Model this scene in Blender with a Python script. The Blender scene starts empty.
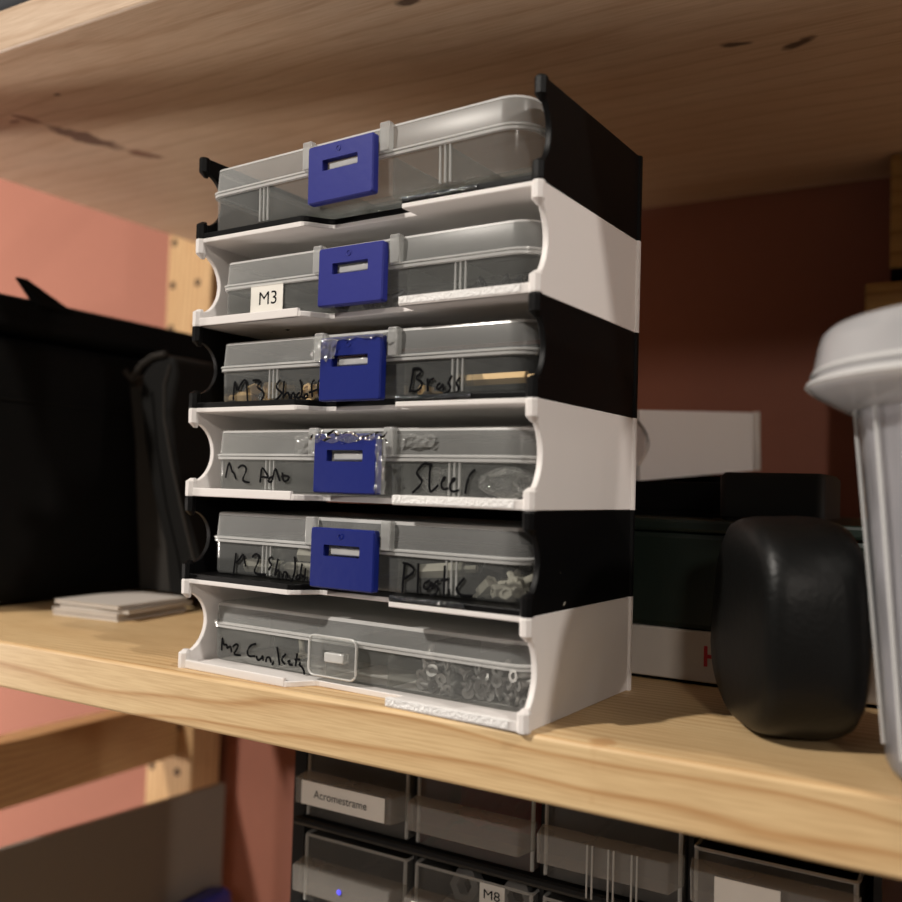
import bpy, bmesh, math, random
from mathutils import Vector, Matrix

C = bpy.context.scene.collection
sc = bpy.context.scene

# ------------------------------------------------------------------ camera
CAM = Vector((0.2328, -0.2189, 0.0621))
R_ = math.radians
def camera_axes(yaw, pitch, roll):
    f = Vector((math.sin(yaw)*math.cos(pitch), math.cos(yaw)*math.cos(pitch), math.sin(pitch)))
    r = Vector((math.cos(yaw), -math.sin(yaw), 0)); u = r.cross(f)
    return math.cos(roll)*r + math.sin(roll)*u, -math.sin(roll)*r + math.cos(roll)*u, f
cr, cu, cf = camera_axes(R_(-30.067), R_(2.344), R_(1.749))
cd = bpy.data.cameras.new('camera'); cam = bpy.data.objects.new('camera', cd); C.objects.link(cam)
cam.matrix_world = Matrix(((cr.x, cu.x, -cf.x, CAM.x), (cr.y, cu.y, -cf.y, CAM.y), (cr.z, cu.z, -cf.z, CAM.z), (0, 0, 0, 1)))
cd.sensor_width = 36; cd.lens = 924.5/902*36; cd.clip_start = 0.01
cd.dof.use_dof = True; cd.dof.focus_distance = 0.29; cd.dof.aperture_fstop = 9.0
sc.camera = cam

# ------------------------------------------------------------------ world, lamps, exposure
w = bpy.data.worlds.new('world'); sc.world = w; w.use_nodes = True
w.node_tree.nodes['Background'].inputs[0].default_value = (1.0, 0.80, 0.64, 1)
w.node_tree.nodes['Background'].inputs[1].default_value = 0.008
def lamp(name, loc, power, radius, color, target=None, spot=None):
    d = bpy.data.lights.new(name, 'SPOT' if spot else 'POINT'); d.energy = power; d.color = color; d.shadow_soft_size = radius
    o = bpy.data.objects.new(name, d); C.objects.link(o); o.location = loc
    if spot:
        d.spot_size = R_(spot); d.spot_blend = 0.5
        o.rotation_euler = (Vector(target)-Vector(loc)).to_track_quat('-Z', 'Y').to_euler()
    return o
lamp('ceiling_lamp', (-0.74, -1.20, 1.25), 128, 0.040, (1.0, 0.93, 0.84))
lamp('wall_lamp', (1.78, -0.57, 1.60), 85, 0.05, (1.0, 0.93, 0.85))
lamp('front_right_fill', (1.00, -1.40, 0.66), 20, 0.07, (1.0, 0.90, 0.80))  # added fill for the drawer label and side faces, no known source
lamp('shelf_lamp', (2.20, 0.21, 0.13), 20, 0.05, (1.0, 0.90, 0.82))
lamp('underside_fill', (-0.95, -0.15, -0.08), 26, 0.05, (1.0, 0.90, 0.82))  # added fill that brightens the upper shelf's underside, no known source
sc.view_settings.view_transform = 'Standard'; sc.view_settings.look = 'None'
sc.view_settings.gamma = 1.0; sc.view_settings.exposure = 0.0; sc.view_settings.use_curve_mapping = False
sc.cycles.transparent_max_bounces = 32
sc.cycles.use_denoising = True

# ------------------------------------------------------------------ materials
def nt(name):
    m = bpy.data.materials.new(name); m.use_nodes = True
    return m, m.node_tree.nodes, m.node_tree.links
def plain(name, col, rough=0.5, spec=0.5, bump=None, metal=0.0, var=0.06, coat=0.0):
    """principled with a little procedural tone variation and optional fine bump (scale, strength)"""
    m, N, L = nt(name); b = N['Principled BSDF']
    tc = N.new('ShaderNodeTexCoord'); no = N.new('ShaderNodeTexNoise'); no.inputs['Scale'].default_value = 120; no.inputs['Detail'].default_value = 3
    L.new(tc.outputs['Object'], no.inputs['Vector'])
    mx = N.new('ShaderNodeMixRGB'); mx.inputs[1].default_value = (*[c*(1-var) for c in col], 1); mx.inputs[2].default_value = (*[min(1, c*(1+var)) for c in col], 1)
    L.new(no.outputs[0], mx.inputs[0]); L.new(mx.outputs[0], b.inputs['Base Color'])
    b.inputs['Roughness'].default_value = rough; b.inputs['Specular IOR Level'].default_value = spec; b.inputs['Metallic'].default_value = metal
    b.inputs['Coat Weight'].default_value = coat; b.inputs['Coat Roughness'].default_value = 0.1
    if bump:
        n2 = N.new('ShaderNodeTexNoise'); n2.inputs['Scale'].default_value = bump[0]; n2.inputs['Detail'].default_value = 4
        L.new(tc.outputs['Object'], n2.inputs['Vector'])
        bp = N.new('ShaderNodeBump'); bp.inputs['Strength'].default_value = bump[1]; bp.inputs['Distance'].default_value = 0.0006
        L.new(n2.outputs[0], bp.inputs['Height']); L.new(bp.outputs[0], b.inputs['Normal'])
    return m
def printed(name, col, rough, bumpk=0.25, spec=0.4):
    """3D printed plastic: faint layer lines along z"""
    m, N, L = nt(name); b = N['Principled BSDF']
    b.inputs['Base Color'].default_value = (*col, 1); b.inputs['Roughness'].default_value = rough; b.inputs['Specular IOR Level'].default_value = spec
    tc = N.new('ShaderNodeTexCoord'); wv = N.new('ShaderNodeTexWave'); wv.wave_type = 'BANDS'; wv.bands_direction = 'Z'
    wv.inputs['Scale'].default_value = 900; wv.inputs['Distortion'].default_value = 0.6
    L.new(tc.outputs['Object'], wv.inputs['Vector'])
    bp = N.new('ShaderNodeBump'); bp.inputs['Strength'].default_value = bumpk; bp.inputs['Distance'].default_value = 0.00008
    L.new(wv.outputs['Fac'], bp.inputs['Height']); L.new(bp.outputs[0], b.inputs['Normal'])
    return m
def clear(name, col, opac, rough=0.25, edge=0.25, spec=0.5, bump=None, gloss=0.45):
    """thin translucent plastic sheet: partly see-through, partly milky"""
    m, N, L = nt(name); b = N['Principled BSDF']; out = N['Material Output']
    b.inputs['Base Color'].default_value = (*col, 1); b.inputs['Roughness'].default_value = rough; b.inputs['Specular IOR Level'].default_value = spec
    tr = N.new('ShaderNodeBsdfTransparent'); tr.inputs[0].default_value = (0.93, 0.94, 0.93, 1)
    lw = N.new('ShaderNodeLayerWeight'); lw.inputs['Blend'].default_value = 0.35
    ma = N.new('ShaderNodeMath'); ma.operation = 'MULTIPLY_ADD'; ma.use_clamp = True; ma.inputs[1].default_value = edge; ma.inputs[2].default_value = opac
    L.new(lw.outputs['Facing'], ma.inputs[0])
    tc = N.new('ShaderNodeTexCoord'); no = N.new('ShaderNodeTexNoise'); no.inputs['Scale'].default_value = 60
    L.new(tc.outputs['Object'], no.inputs['Vector'])
    m2 = N.new('ShaderNodeMath'); m2.operation = 'MULTIPLY_ADD'; m2.inputs[1].default_value = 0.10*opac*4; m2.use_clamp = True
    L.new(no.outputs[0], m2.inputs[0]); L.new(ma.outputs[0], m2.inputs[2])
    mx = N.new('ShaderNodeMixShader'); L.new(m2.outputs[0], mx.inputs[0]); L.new(tr.outputs[0], mx.inputs[1]); L.new(b.outputs[0], mx.inputs[2])
    gl = N.new('ShaderNodeBsdfGlossy'); gl.inputs['Roughness'].default_value = max(0.08, rough*0.5)
    fr = N.new('ShaderNodeFresnel'); fr.inputs['IOR'].default_value = 1.35
    m3 = N.new('ShaderNodeMixShader'); sc_ = N.new('ShaderNodeMath'); sc_.operation = 'MULTIPLY'; sc_.inputs[1].default_value = gloss; L.new(fr.outputs[0], sc_.inputs[0]); L.new(sc_.outputs[0], m3.inputs[0]); L.new(mx.outputs[0], m3.inputs[1]); L.new(gl.outputs[0], m3.inputs[2])
    L.new(m3.outputs[0], out.inputs['Surface'])
    if bump:
        n2 = N.new('ShaderNodeTexNoise'); n2.inputs['Scale'].default_value = bump[0]; L.new(tc.outputs['Object'], n2.inputs['Vector'])
        bp = N.new('ShaderNodeBump'); bp.inputs['Strength'].default_value = bump[1]; bp.inputs['Distance'].default_value = 0.002
        L.new(n2.outputs[0], bp.inputs['Height']); L.new(bp.outputs[0], b.inputs['Normal']); L.new(bp.outputs[0], gl.inputs['Normal'])
    return m
def wood(name, light, dark, centre=(-0.2, -0.12), period=0.0030, knots=(), rough=0.5, axis='X', stain=None, contrast=1.0):
    """sawn pine: growth rings around an axis outside the board, so faces and edges agree"""
    m, N, L = nt(name); b = N['Principled BSDF']
    tc = N.new('ShaderNodeTexCoord'); sp = N.new('ShaderNodeSeparateXYZ'); L.new(tc.outputs['Object'], sp.inputs[0])
    lo, a1, a2 = {'X': (0, 1, 2), 'Y': (1, 0, 2), 'Z': (2, 0, 1)}[axis]
    def math_(op, a=None, b_=None, c=None):
        n = N.new('ShaderNodeMath'); n.operation = op
        for i, v in enumerate((a, b_, c)):
            if v is None: continue
            if isinstance(v, (int, float)): n.inputs[i].default_value = v
            else: L.new(v, n.inputs[i])
        return n.outputs[0]
    # slow wander along the grain
    mp = N.new('ShaderNodeMapping'); sv = [22, 22, 22]; sv[lo] = 5.5; mp.inputs['Scale'].default_value = sv
    L.new(tc.outputs['Object'], mp.inputs['Vector'])
    n1 = N.new('ShaderNodeTexNoise'); n1.inputs['Scale'].default_value = 1.0; n1.inputs['Detail'].default_value = 1.5; L.new(mp.outputs[0], n1.inputs['Vector'])
    wob = math_('MULTIPLY', math_('SUBTRACT', n1.outputs[0], 0.5), 0.020)
    d1 = math_('SUBTRACT', sp.outputs[a1], centre[0]); d2 = math_('SUBTRACT', sp.outputs[a2], centre[1])
    r = math_('ADD', math_('SQRT', math_('ADD', math_('MULTIPLY', d1, d1), math_('MULTIPLY', d2, d2))), wob)
    fr = math_('FRACT', math_('DIVIDE', r, period))
    # late wood: ramps up slowly and drops sharply
    rp = N.new('ShaderNodeValToRGB'); e = rp.color_ramp.elements
    e[0].position = 0.0; e[0].color = (*dark, 1); e[1].position = 0.12; e[1].color = (*light, 1)
    x = e.new(0.55); x.color = (*light, 1); x = e.new(0.86); x.color = (*[l*(1-0.4*contrast)+d*0.4*contrast for l, d in zip(light, dark)], 1); x = e.new(0.97); x.color = (*dark, 1)
    L.new(fr, rp.inputs[0])
    # fibres
    mp2 = N.new('ShaderNodeMapping'); s2 = [1500, 1500, 1500]; s2[lo] = 60; mp2.inputs['Scale'].default_value = s2
    L.new(tc.outputs['Object'], mp2.inputs['Vector'])
    n2 = N.new('ShaderNodeTexNoise'); n2.inputs['Scale'].default_value = 1.0; n2.inputs['Detail'].default_value = 2; L.new(mp2.outputs[0], n2.inputs['Vector'])
    mx = N.new('ShaderNodeMixRGB'); mx.blend_type = 'MULTIPLY'; mx.inputs[0].default_value = 0.55
    r2 = N.new('ShaderNodeValToRGB'); r2.color_ramp.elements[0].position = 0.25; r2.color_ramp.elements[0].color = (0.66, 0.58, 0.5, 1); r2.color_ramp.elements[1].position = 0.6; r2.color_ramp.elements[1].color = (1, 1, 1, 1)
    L.new(n2.outputs[0], r2.inputs[0]); L.new(rp.outputs[0], mx.inputs[1]); L.new(r2.outputs[0], mx.inputs[2])
    # broad tone patches
    n3 = N.new('ShaderNodeTexNoise'); n3.inputs['Scale'].default_value = 2.2; L.new(mp.outputs[0], n3.inputs['Vector'])
    mx2 = N.new('ShaderNodeMixRGB'); mx2.blend_type = 'MULTIPLY'; mx2.inputs[0].default_value = 0.5
    r3 = N.new('ShaderNodeValToRGB'); r3.color_ramp.elements[0].position = 0.3; r3.color_ramp.elements[0].color = (0.80, 0.70, 0.60, 1); r3.color_ramp.elements[1].position = 0.7; r3.color_ramp.elements[1].color = (1, 1, 1, 1)
    L.new(n3.outputs[0], r3.inputs[0]); L.new(mx.outputs[0], mx2.inputs[1]); L.new(r3.outputs[0], mx2.inputs[2])
    col = mx2.outputs[0]
    for (kx, ky, kz, rx, ry, ang, kc) in knots:     # knots and bark streaks, ellipses on the face
        mp3 = N.new('ShaderNodeMapping'); mp3.vector_type = 'TEXTURE'
        mp3.inputs['Location'].default_value = (kx, ky, kz); mp3.inputs['Rotation'].default_value = (0, 0, ang); mp3.inputs['Scale'].default_value = (rx, ry, 0.05)
        n4 = N.new('ShaderNodeTexNoise'); n4.inputs['Scale'].default_value = 130; n4.inputs['Detail'].default_value = 3; L.new(tc.outputs['Object'], n4.inputs['Vector'])
        L.new(tc.outputs['Object'], mp3.inputs['Vector'])
        ln = N.new('ShaderNodeVectorMath'); ln.operation = 'LENGTH'; L.new(mp3.outputs[0], ln.inputs[0])
        q = math_('ADD', ln.outputs['Value'], math_('MULTIPLY', math_('SUBTRACT', n4.outputs[0], 0.5), 1.3))
        rk = N.new('ShaderNodeValToRGB'); rk.color_ramp.elements[0].position = 0.55; rk.color_ramp.elements[0].color = (1, 1, 1, 1); rk.color_ramp.elements[1].position = 1.0; rk.color_ramp.elements[1].color = (0, 0, 0, 1)
        L.new(q, rk.inputs[0])
        mk = N.new('ShaderNodeMixRGB'); mk.inputs[2].default_value = (*kc, 1); L.new(math_('MULTIPLY', rk.outputs[0], 0.85), mk.inputs[0]); L.new(col, mk.inputs[1]); col = mk.outputs[0]
    L.new(col, b.inputs['Base Color']); b.inputs['Roughness'].default_value = rough; b.inputs['Specular IOR Level'].default_value = 0.35
    bp = N.new('ShaderNodeBump'); bp.inputs['Strength'].default_value = 0.35; bp.inputs['Distance'].default_value = 0.0002
    L.new(n2.outputs[0], bp.inputs['Height']); L.new(bp.outputs[0], b.inputs['Normal'])
    return m

PINE_L, PINE_D = (0.76, 0.56, 0.31), (0.56, 0.34, 0.155)
kd = (0.045, 0.022, 0.015); kr = (0.16, 0.075, 0.05)
m_shelf = wood('pine_shelf', PINE_L, PINE_D, knots=((0.150, 0.004, 0, 0.004, 0.004, 0, (0.5, 0.28, 0.12)),))
m_upper = wood('pine_upper_shelf', (0.64, 0.49, 0.36), (0.555, 0.405, 0.285), centre=(-0.12, 0.02), period=0.0085, contrast=0.5, knots=(
    (-0.1520, 0.0765, 0.229, 0.0085, 0.0230, -0.21, kd), (-0.120, 0.037, 0.229, 0.0022, 0.0012, 0, kd), (-0.1655, 0.048, 0.229, 0.005, 0.0016, 0, kr),
    (-0.157, 0.049, 0.229, 0.003, 0.009, -0.3, kr), (-0.143, 0.106, 0.229, 0.006, 0.010, -0.4, kr),
    (0.152, 0.121, 0.229, 0.007, 0.0026, 0.2, kd), (0.172, 0.131, 0.229, 0.007, 0.0034, -0.5, kd), (0.060, 0.041, 0.229, 0.006, 0.003, 0, kd)))
m_post = wood('pine_upright', (0.62, 0.42, 0.22), (0.44, 0.26, 0.12), axis='Z', centre=(-0.35, 0.1), period=0.004)
m_rung = wood('pine_rung', (0.60, 0.39, 0.19), (0.42, 0.24, 0.11), axis='Y', centre=(-0.35, -0.3), period=0.004)
m_block = wood('dark_wood_block', (0.42, 0.27, 0.10), (0.28, 0.16, 0.06), centre=(0.1, 0.1), period=0.005)
m_white = printed('white_printed_plastic', (0.80, 0.765, 0.745), 0.42)
m_black = printed('black_printed_plastic', (0.003, 0.003, 0.0033), 0.42, 0.2, 0.13)
m_residue = plain('rough_white_plastic', (0.86, 0.85, 0.84), 0.35, 0.6, (1300, 1.0))
m_residue_k = plain('rough_black_plastic', (0.02, 0.022, 0.025), 0.12, 1.0, (700, 1.0))
m_blue = plain('blue_plastic', (0.023, 0.029, 0.225), 0.45, 0.25, (400, 0.08))
m_blue_d = plain('deep_blue_plastic', (0.006, 0.015, 0.165), 0.4, 0.3, (400, 0.08))
m_base = clear('clear_case_plastic', (0.70, 0.72, 0.71), 0.070, 0.34, 0.16, 0.35)
m_lid = clear('frosted_lid_plastic', (0.72, 0.73, 0.72), 0.16, 0.5, 0.22, 0.15, None, 0.3)
m_guide = clear('clear_guide_plastic', (0.8, 0.8, 0.79), 0.24, 0.25, 0.25)
m_edge = clear('thick_plastic_edge', (0.85, 0.85, 0.84), 0.42, 0.2, 0.25)
m_div = clear('clear_divider_plastic', (0.6, 0.62, 0.61), 0.05, 0.3, 0.10)
m_clearlatch = clear('clear_latch_plastic', (0.75, 0.75, 0.75), 0.07, 0.25, 0.14)
m_film = clear('thin_clear_film', (0.9, 0.9, 0.88), 0.08, 0.16, 0.14, 1.0, (260, 1.0), 1.8)
m_ink = plain('black_marker_ink', (0.004, 0.004, 0.005), 0.85, 0.1)
m_paper = plain('white_label_paper', (0.84, 0.81, 0.75), 0.6, 0.3)
m_steel = plain('steel', (0.38, 0.37, 0.36), 0.48, 0.5, None, 0.7)
m_darksteel = plain('black_oxide_steel', (0.05, 0.05, 0.055), 0.3, 0.5, None, 0.6)
m_brass = plain('brass', (0.62, 0.42, 0.20), 0.5, 0.5, None, 0.3)
m_nylon = plain('white_nylon', (0.40, 0.38, 0.32), 0.7)
m_nylonk = plain('black_nylon', (0.02, 0.02, 0.02), 0.4)
m_wall = plain('terracotta_wall_paint', (0.31, 0.130, 0.092), 0.8, 0.2, (60, 0.15), 0, 0.04)
m_fabric = plain('black_bag_fabric', (0.0035, 0.0034, 0.0034), 0.85, 0.12, (900, 0.5))
m_fabric2 = plain('dark_pouch_fabric', (0.005, 0.0048, 0.0045), 0.75, 0.15, (700, 0.5))
m_gusset = plain('grey_lining_fabric', (0.030, 0.027, 0.024), 0.85, 0.2, (900, 0.5))
m_dark = plain('black_case_plastic', (0.0045, 0.0047, 0.0046), 0.42, 0.28, (700, 0.2))
m_dark2 = plain('charcoal_plastic', (0.016, 0.018, 0.018), 0.6, 0.25)
m_green = plain('dark_green_card', (0.010, 0.019, 0.014), 0.45, 0.4)
m_card = plain('white_card', (0.62, 0.57, 0.52), 0.6, 0.3)
m_red = plain('red_print', (0.55, 0.015, 0.03), 0.5)
m_redc = plain('red_cloth', (0.30, 0.015, 0.02), 0.7, 0.2)
m_tub = clear('milky_tub_plastic', (0.31, 0.31, 0.335), 0.48, 0.3, 0.25, 0.5)
m_tubrib = clear('milky_tub_rib', (0.80, 0.80, 0.80), 0.50, 0.25, 0.2, 0.6)
m_tublid = clear('milky_lid_plastic', (0.50, 0.50, 0.515), 0.55, 0.22, 0.25, 0.7)
m_panel = plain('grey_board', (0.22, 0.19, 0.16), 0.7, 0.3, None, 0, 0.03)
m_bluebag = plain('blue_film', (0.02, 0.03, 0.25), 0.3, 0.6, (80, 0.8))
m_cab = plain('black_cabinet_plastic', (0.012, 0.012, 0.012), 0.42, 0.4)
m_drawer = clear('smoky_drawer_plastic', (0.55, 0.52, 0.48), 0.09, 0.35, 0.2)
m_handle = clear('smoky_handle_plastic', (0.62, 0.58, 0.53), 0.20, 0.3, 0.2)
m_drawer_e = clear('drawer_edge_plastic', (0.72, 0.70, 0.66), 0.34, 0.25, 0.25)
m_floor = plain('grey_floor', (0.25, 0.22, 0.20), 0.7)
m_slate = plain('slate_box', (0.05, 0.055, 0.065), 0.5, 0.4)
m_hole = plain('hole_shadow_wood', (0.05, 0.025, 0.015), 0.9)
m_blue_glow, N_, L_ = nt('blue_glow'); N_['Principled BSDF'].inputs['Base Color'].default_value = (0.08, 0.08, 0.9, 1)
N_['Principled BSDF'].inputs['Emission Color'].default_value = (0.12, 0.10, 1.0, 1); N_['Principled BSDF'].inputs['Emission Strength'].default_value = 0.8  # weak blue emission for a small spot on one drawer

# ------------------------------------------------------------------ mesh helpers
class MB:
    def __init__(s): s.v = []; s.f = []
    def add(s, vs, fs):
        k = len(s.v); s.v += [tuple(v) for v in vs]; s.f += [tuple(i+k for i in f) for f in fs]; return s
    def box(s, x0, x1, y0, y1, z0, z1):
        return s.add([(x0,y0,z0),(x1,y0,z0),(x1,y1,z0),(x0,y1,z0),(x0,y0,z1),(x1,y0,z1),(x1,y1,z1),(x0,y1,z1)],
                     [(0,3,2,1),(4,5,6,7),(0,1,5,4),(1,2,6,5),(2,3,7,6),(3,0,4,7)])
    def prism(s, poly, axis, lo, hi):
        """polygon in the two other axes (in xyz order), extruded along axis"""
        def P(p, t):
            return {'x': (t, p[0], p[1]), 'y': (p[0], t, p[1]), 'z': (p[0], p[1], t)}[axis]
        n = len(poly)
        return s.add([P(p, lo) for p in poly]+[P(p, hi) for p in poly],
                     [tuple(range(n)), tuple(range(2*n-1, n-1, -1))]+[(i, i+n, (i+1) % n+n, (i+1) % n) for i in range(n)])
    def loft(s, loops, cap0=False, cap1=False, close=True):
        n = len(loops[0]); vs = [p for l in loops for p in l]; fs = []
        for k in range(len(loops)-1):
            for i in range(n if close else n-1):
                j = (i+1) % n; fs.append((k*n+i, k*n+j, (k+1)*n+j, (k+1)*n+i))
        if cap0: fs.append(tuple(range(n-1, -1, -1)))
        if cap1: fs.append(tuple(range((len(loops)-1)*n, len(loops)*n)))
        return s.add(vs, fs)
    def tube(s, pts, r, n=6, flat=None):
        pts = [Vector(p) for p in pts]; loops = []
        for i, p in enumerate(pts):
            t = (pts[min(i+1, len(pts)-1)]-pts[max(i-1, 0)]).normalized()
            a = Vector((0, 0, 1)) if abs(t.z) < 0.9 else Vector((1, 0, 0))
            u = t.cross(a).normalized(); v = t.cross(u)
            rr_ = r[i] if isinstance(r, (list, tuple)) else r
            l = [p+(u*math.cos(2*math.pi*k/n)+v*math.sin(2*math.pi*k/n))*rr_ for k in range(n)]
            if flat is not None: l = [Vector((q.x, p.y+(q.y-p.y)*flat, q.z)) for q in l]
            loops.append(l)
        return s.loft(loops, True, True)
    def lathe(s, prof, c=(0, 0, 0), n=48, cap0=False, cap1=False):
        return s.loft([[(c[0]+r*math.cos(2*math.pi*k/n), c[1]+r*math.sin(2*math.pi*k/n), c[2]+z) for k in range(n)] for r, z in prof], cap0, cap1)
def obj(name, mb, mat, parent=None, loc=None, bevel=None, smooth=False, sub=0, rot=None):
    me = bpy.data.meshes.new(name); me.from_pydata(mb.v, [], mb.f)
    bm = bmesh.new(); bm.from_mesh(me); bmesh.ops.recalc_face_normals(bm, faces=bm.faces); bm.to_mesh(me); bm.free()
    me.materials.append(mat)
    o = bpy.data.objects.new(name, me); C.objects.link(o)
    if parent: o.parent = parent
    if loc is not None: o.location = loc
    if rot is not None: o.rotation_euler = rot
    if bevel:
        b = o.modifiers.new('bevel', 'BEVEL'); b.width = bevel; b.segments = 2; b.limit_method = 'ANGLE'; b.angle_limit = R_(40)
    if sub:
        b = o.modifiers.new('subdiv', 'SUBSURF'); b.levels = sub; b.render_levels = sub
    if smooth or sub:
        for p in me.polygons: p.use_smooth = True
        if not sub and hasattr(me, 'set_sharp_from_angle'): me.set_sharp_from_angle(angle=R_(45))
    return o
def tag(o, label, cat, group=None):
    o['label'] = label; o['category'] = cat
    if group: o['group'] = group
    return o
def thing(name, label, cat, loc=(0, 0, 0), rotz=0, group=None):
    o = bpy.data.objects.new(name, None); C.objects.link(o); o.empty_display_size = 0.01
    o.location = loc; o.rotation_euler = (0, 0, rotz)
    return tag(o, label, cat, group)
def structure(name, mb, mat, **k):
    o = obj(name, mb, mat, **k); o['kind'] = 'structure'; return o
def rr(x0, x1, y0, y1, rad, z, n=6, inset=0.0):
    """rounded rectangle loop at z; rad = one radius or four (front-left, front-right, back-right, back-left)"""
    x0 += inset; x1 -= inset; y0 += inset; y1 -= inset
    r = rad if isinstance(rad, (list, tuple)) else (rad,)*4
    pts = []
    for (cx, cy, a0, q) in ((x0, y0, 180, 0), (x1, y0, 270, 1), (x1, y1, 0, 2), (x0, y1, 90, 3)):
        rq = max(r[q]-inset, 0.0002); sx = 1 if q in (0, 3) else -1; sy = 1 if q in (0, 1) else -1
        ccx = cx+sx*rq; ccy = cy+sy*rq
        for k in range(n+1):
            t = R_(a0+90*k/n); pts.append((ccx+rq*math.cos(t), ccy+rq*math.sin(t), z))
    return pts
def text_mesh(body, size, name, mat, parent, loc, rot, width=None, depth=0.0):
    cu_ = bpy.data.curves.new(name, 'FONT'); cu_.body = body; cu_.size = size; cu_.align_x = 'CENTER'; cu_.align_y = 'CENTER'; cu_.extrude = depth
    t = bpy.data.objects.new(name, cu_); C.objects.link(t); bpy.context.view_layer.update()
    dg = bpy.context.evaluated_depsgraph_get(); me = bpy.data.meshes.new_from_object(t.evaluated_get(dg)); C.objects.unlink(t); bpy.data.objects.remove(t)
    if width:
        xs = [v.co.x for v in me.vertices]; k = width/(max(xs)-min(xs))
        for v in me.vertices: v.co.x *= k
    me.materials.clear(); me.materials.append(mat)
    o = bpy.data.objects.new(name, me); C.objects.link(o); o.parent = parent; o.location = loc; o.rotation_euler = rot
    return o

rnd = random.Random(7)
# ------------------------------------------------------------------ setting
structure('wall_back', MB().box(-2.2, 1.8, 0.300, 0.36, -0.9, 1.7), m_wall)
structure('floor', MB().box(-2.2, 1.8, -2.2, 0.36, -0.95, -0.9), m_floor)

# ------------------------------------------------------------------ shelving unit
SX0, SX1, SD, ST = -0.250, 0.580, 0.2990, 0.0172
def shelf(label, ztop, mat):
    return tag(obj('shelf_board', MB().box(SX0, SX1, 0, SD, ztop-ST, ztop), mat, bevel=0.0012, smooth=True), label, 'shelf', 'pine shelves of the rack')
shelf('pine shelf board carrying the stack of black and white trays', 0.0, m_shelf)
shelf('pine shelf board overhead, with dark knots on its underside', 0.2292+ST, m_upper)
LOW = -0.262
shelf('lower pine shelf holding the black drawer cabinet and grey board', LOW, m_shelf)
sf = thing('side_frame', 'pine ladder-like side frame with drilled uprights, left of the shelves', 'shelf frame', (-0.2735, 0, -0.9))
def upright(y0, y1, holes):
    p = obj('upright', MB().box(-0.0228, 0.0228, y0, y1, 0, 2.0), m_post, sf, bevel=0.0015, smooth=True)
    first = None
    for k in range(holes):
        for xx in (-0.0168, 0.0086):
            if first is None:
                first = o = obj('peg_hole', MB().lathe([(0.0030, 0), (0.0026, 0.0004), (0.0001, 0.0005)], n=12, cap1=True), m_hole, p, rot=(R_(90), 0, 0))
            else:
                o = first.copy(); C.objects.link(o); o.parent = p
            o.location = (xx, y0+0.0001, 0.9-0.2095+0.032*k)
upright(-0.002, 0.026, 0); upright(0.2650, 0.2930, 15)
for zc in (0.18, 0.7855, 1.3, 1.85):
    obj('rung', MB().box(-0.0090, 0.0085, 0.026, 0.2650, zc-0.0197, zc+0.0197), m_rung, sf, bevel=0.001, smooth=True)

# ------------------------------------------------------------------ stack of trays
TH = -3.0386; TR = R_(TH); SO = Vector((0, 0.0059, 0))
W, D = 0.13235, 0.06987
LV = [0.0, 0.0296, 0.0571, 0.0866, 0.1142, 0.1441, 0.1720]
def S(x, y, z):
    """stack coordinates to the room"""
    c, s = math.cos(TR), math.sin(TR); return Vector((SO.x+c*x-s*y, SO.y+s*x+c*y, z))
FT = 0.0018
def plate(z0, z1, lipjit=None):
    pts = [(0.0020, 0.0002), (0.0475, 0.0002)]
    for k in range(9):
        t = k/8; pts.append((0.0475+0.0075*t, 0.0002+0.0078*(3*t*t-2*t**3)))
    pts += [(0.0863, 0.0080), (0.0863, 0.0002), (W-0.0020, 0.0002), (W-0.0020, D-0.0015), (0.0020, D-0.0015)]
    return MB().prism(pts, 'z', z0, z1)
def side(h, x0, x1, s, y1):
    c = h-0.0106; R = (c*c/4+s*s)/(2*s); pts = [(D-0.001, 0), (D-0.001, h), (0.0004, h), (0.0004, h-0.0053), (y1*0.5, h-0.0054)]
    a = math.asin(min(1, c/2/R)); a = math.pi-a if s > R else a
    for k in range(25):
        t = a-2*a*k/24; pts.append((y1+s-R+R*math.cos(t), h/2+R*math.sin(t)))
    pts += [(0.0004, 0.0053), (0.0004, 0)]
    return MB().prism(pts, 'x', x0, x1)
def peg(x, y, z0, z1, taper):
    def ring(r, z, dy=0): return [(x+r*math.cos(math.pi/8+k*math.pi/4), y+dy+r*math.sin(math.pi/8+k*math.pi/4), z) for k in range(8)]
    m = MB()
    if taper == 'low': m.loft([ring(0.0007, z0-0.0012, 0.0009), ring(0.0018, z0+0.0004), ring(0.0019, z1-0.0006), ring(0.0016, z1)], True, True)
    elif taper == 'high': m.loft([ring(0.0018, z0), ring(0.0019, z0+0.0005), ring(0.0019, z1-0.0003), ring(0.0010, z1+0.0008, 0.0008)], True, True)
    else: m.loft([ring(0.0017, z0), ring(0.0017, z1)], True, True)
    return m
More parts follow.
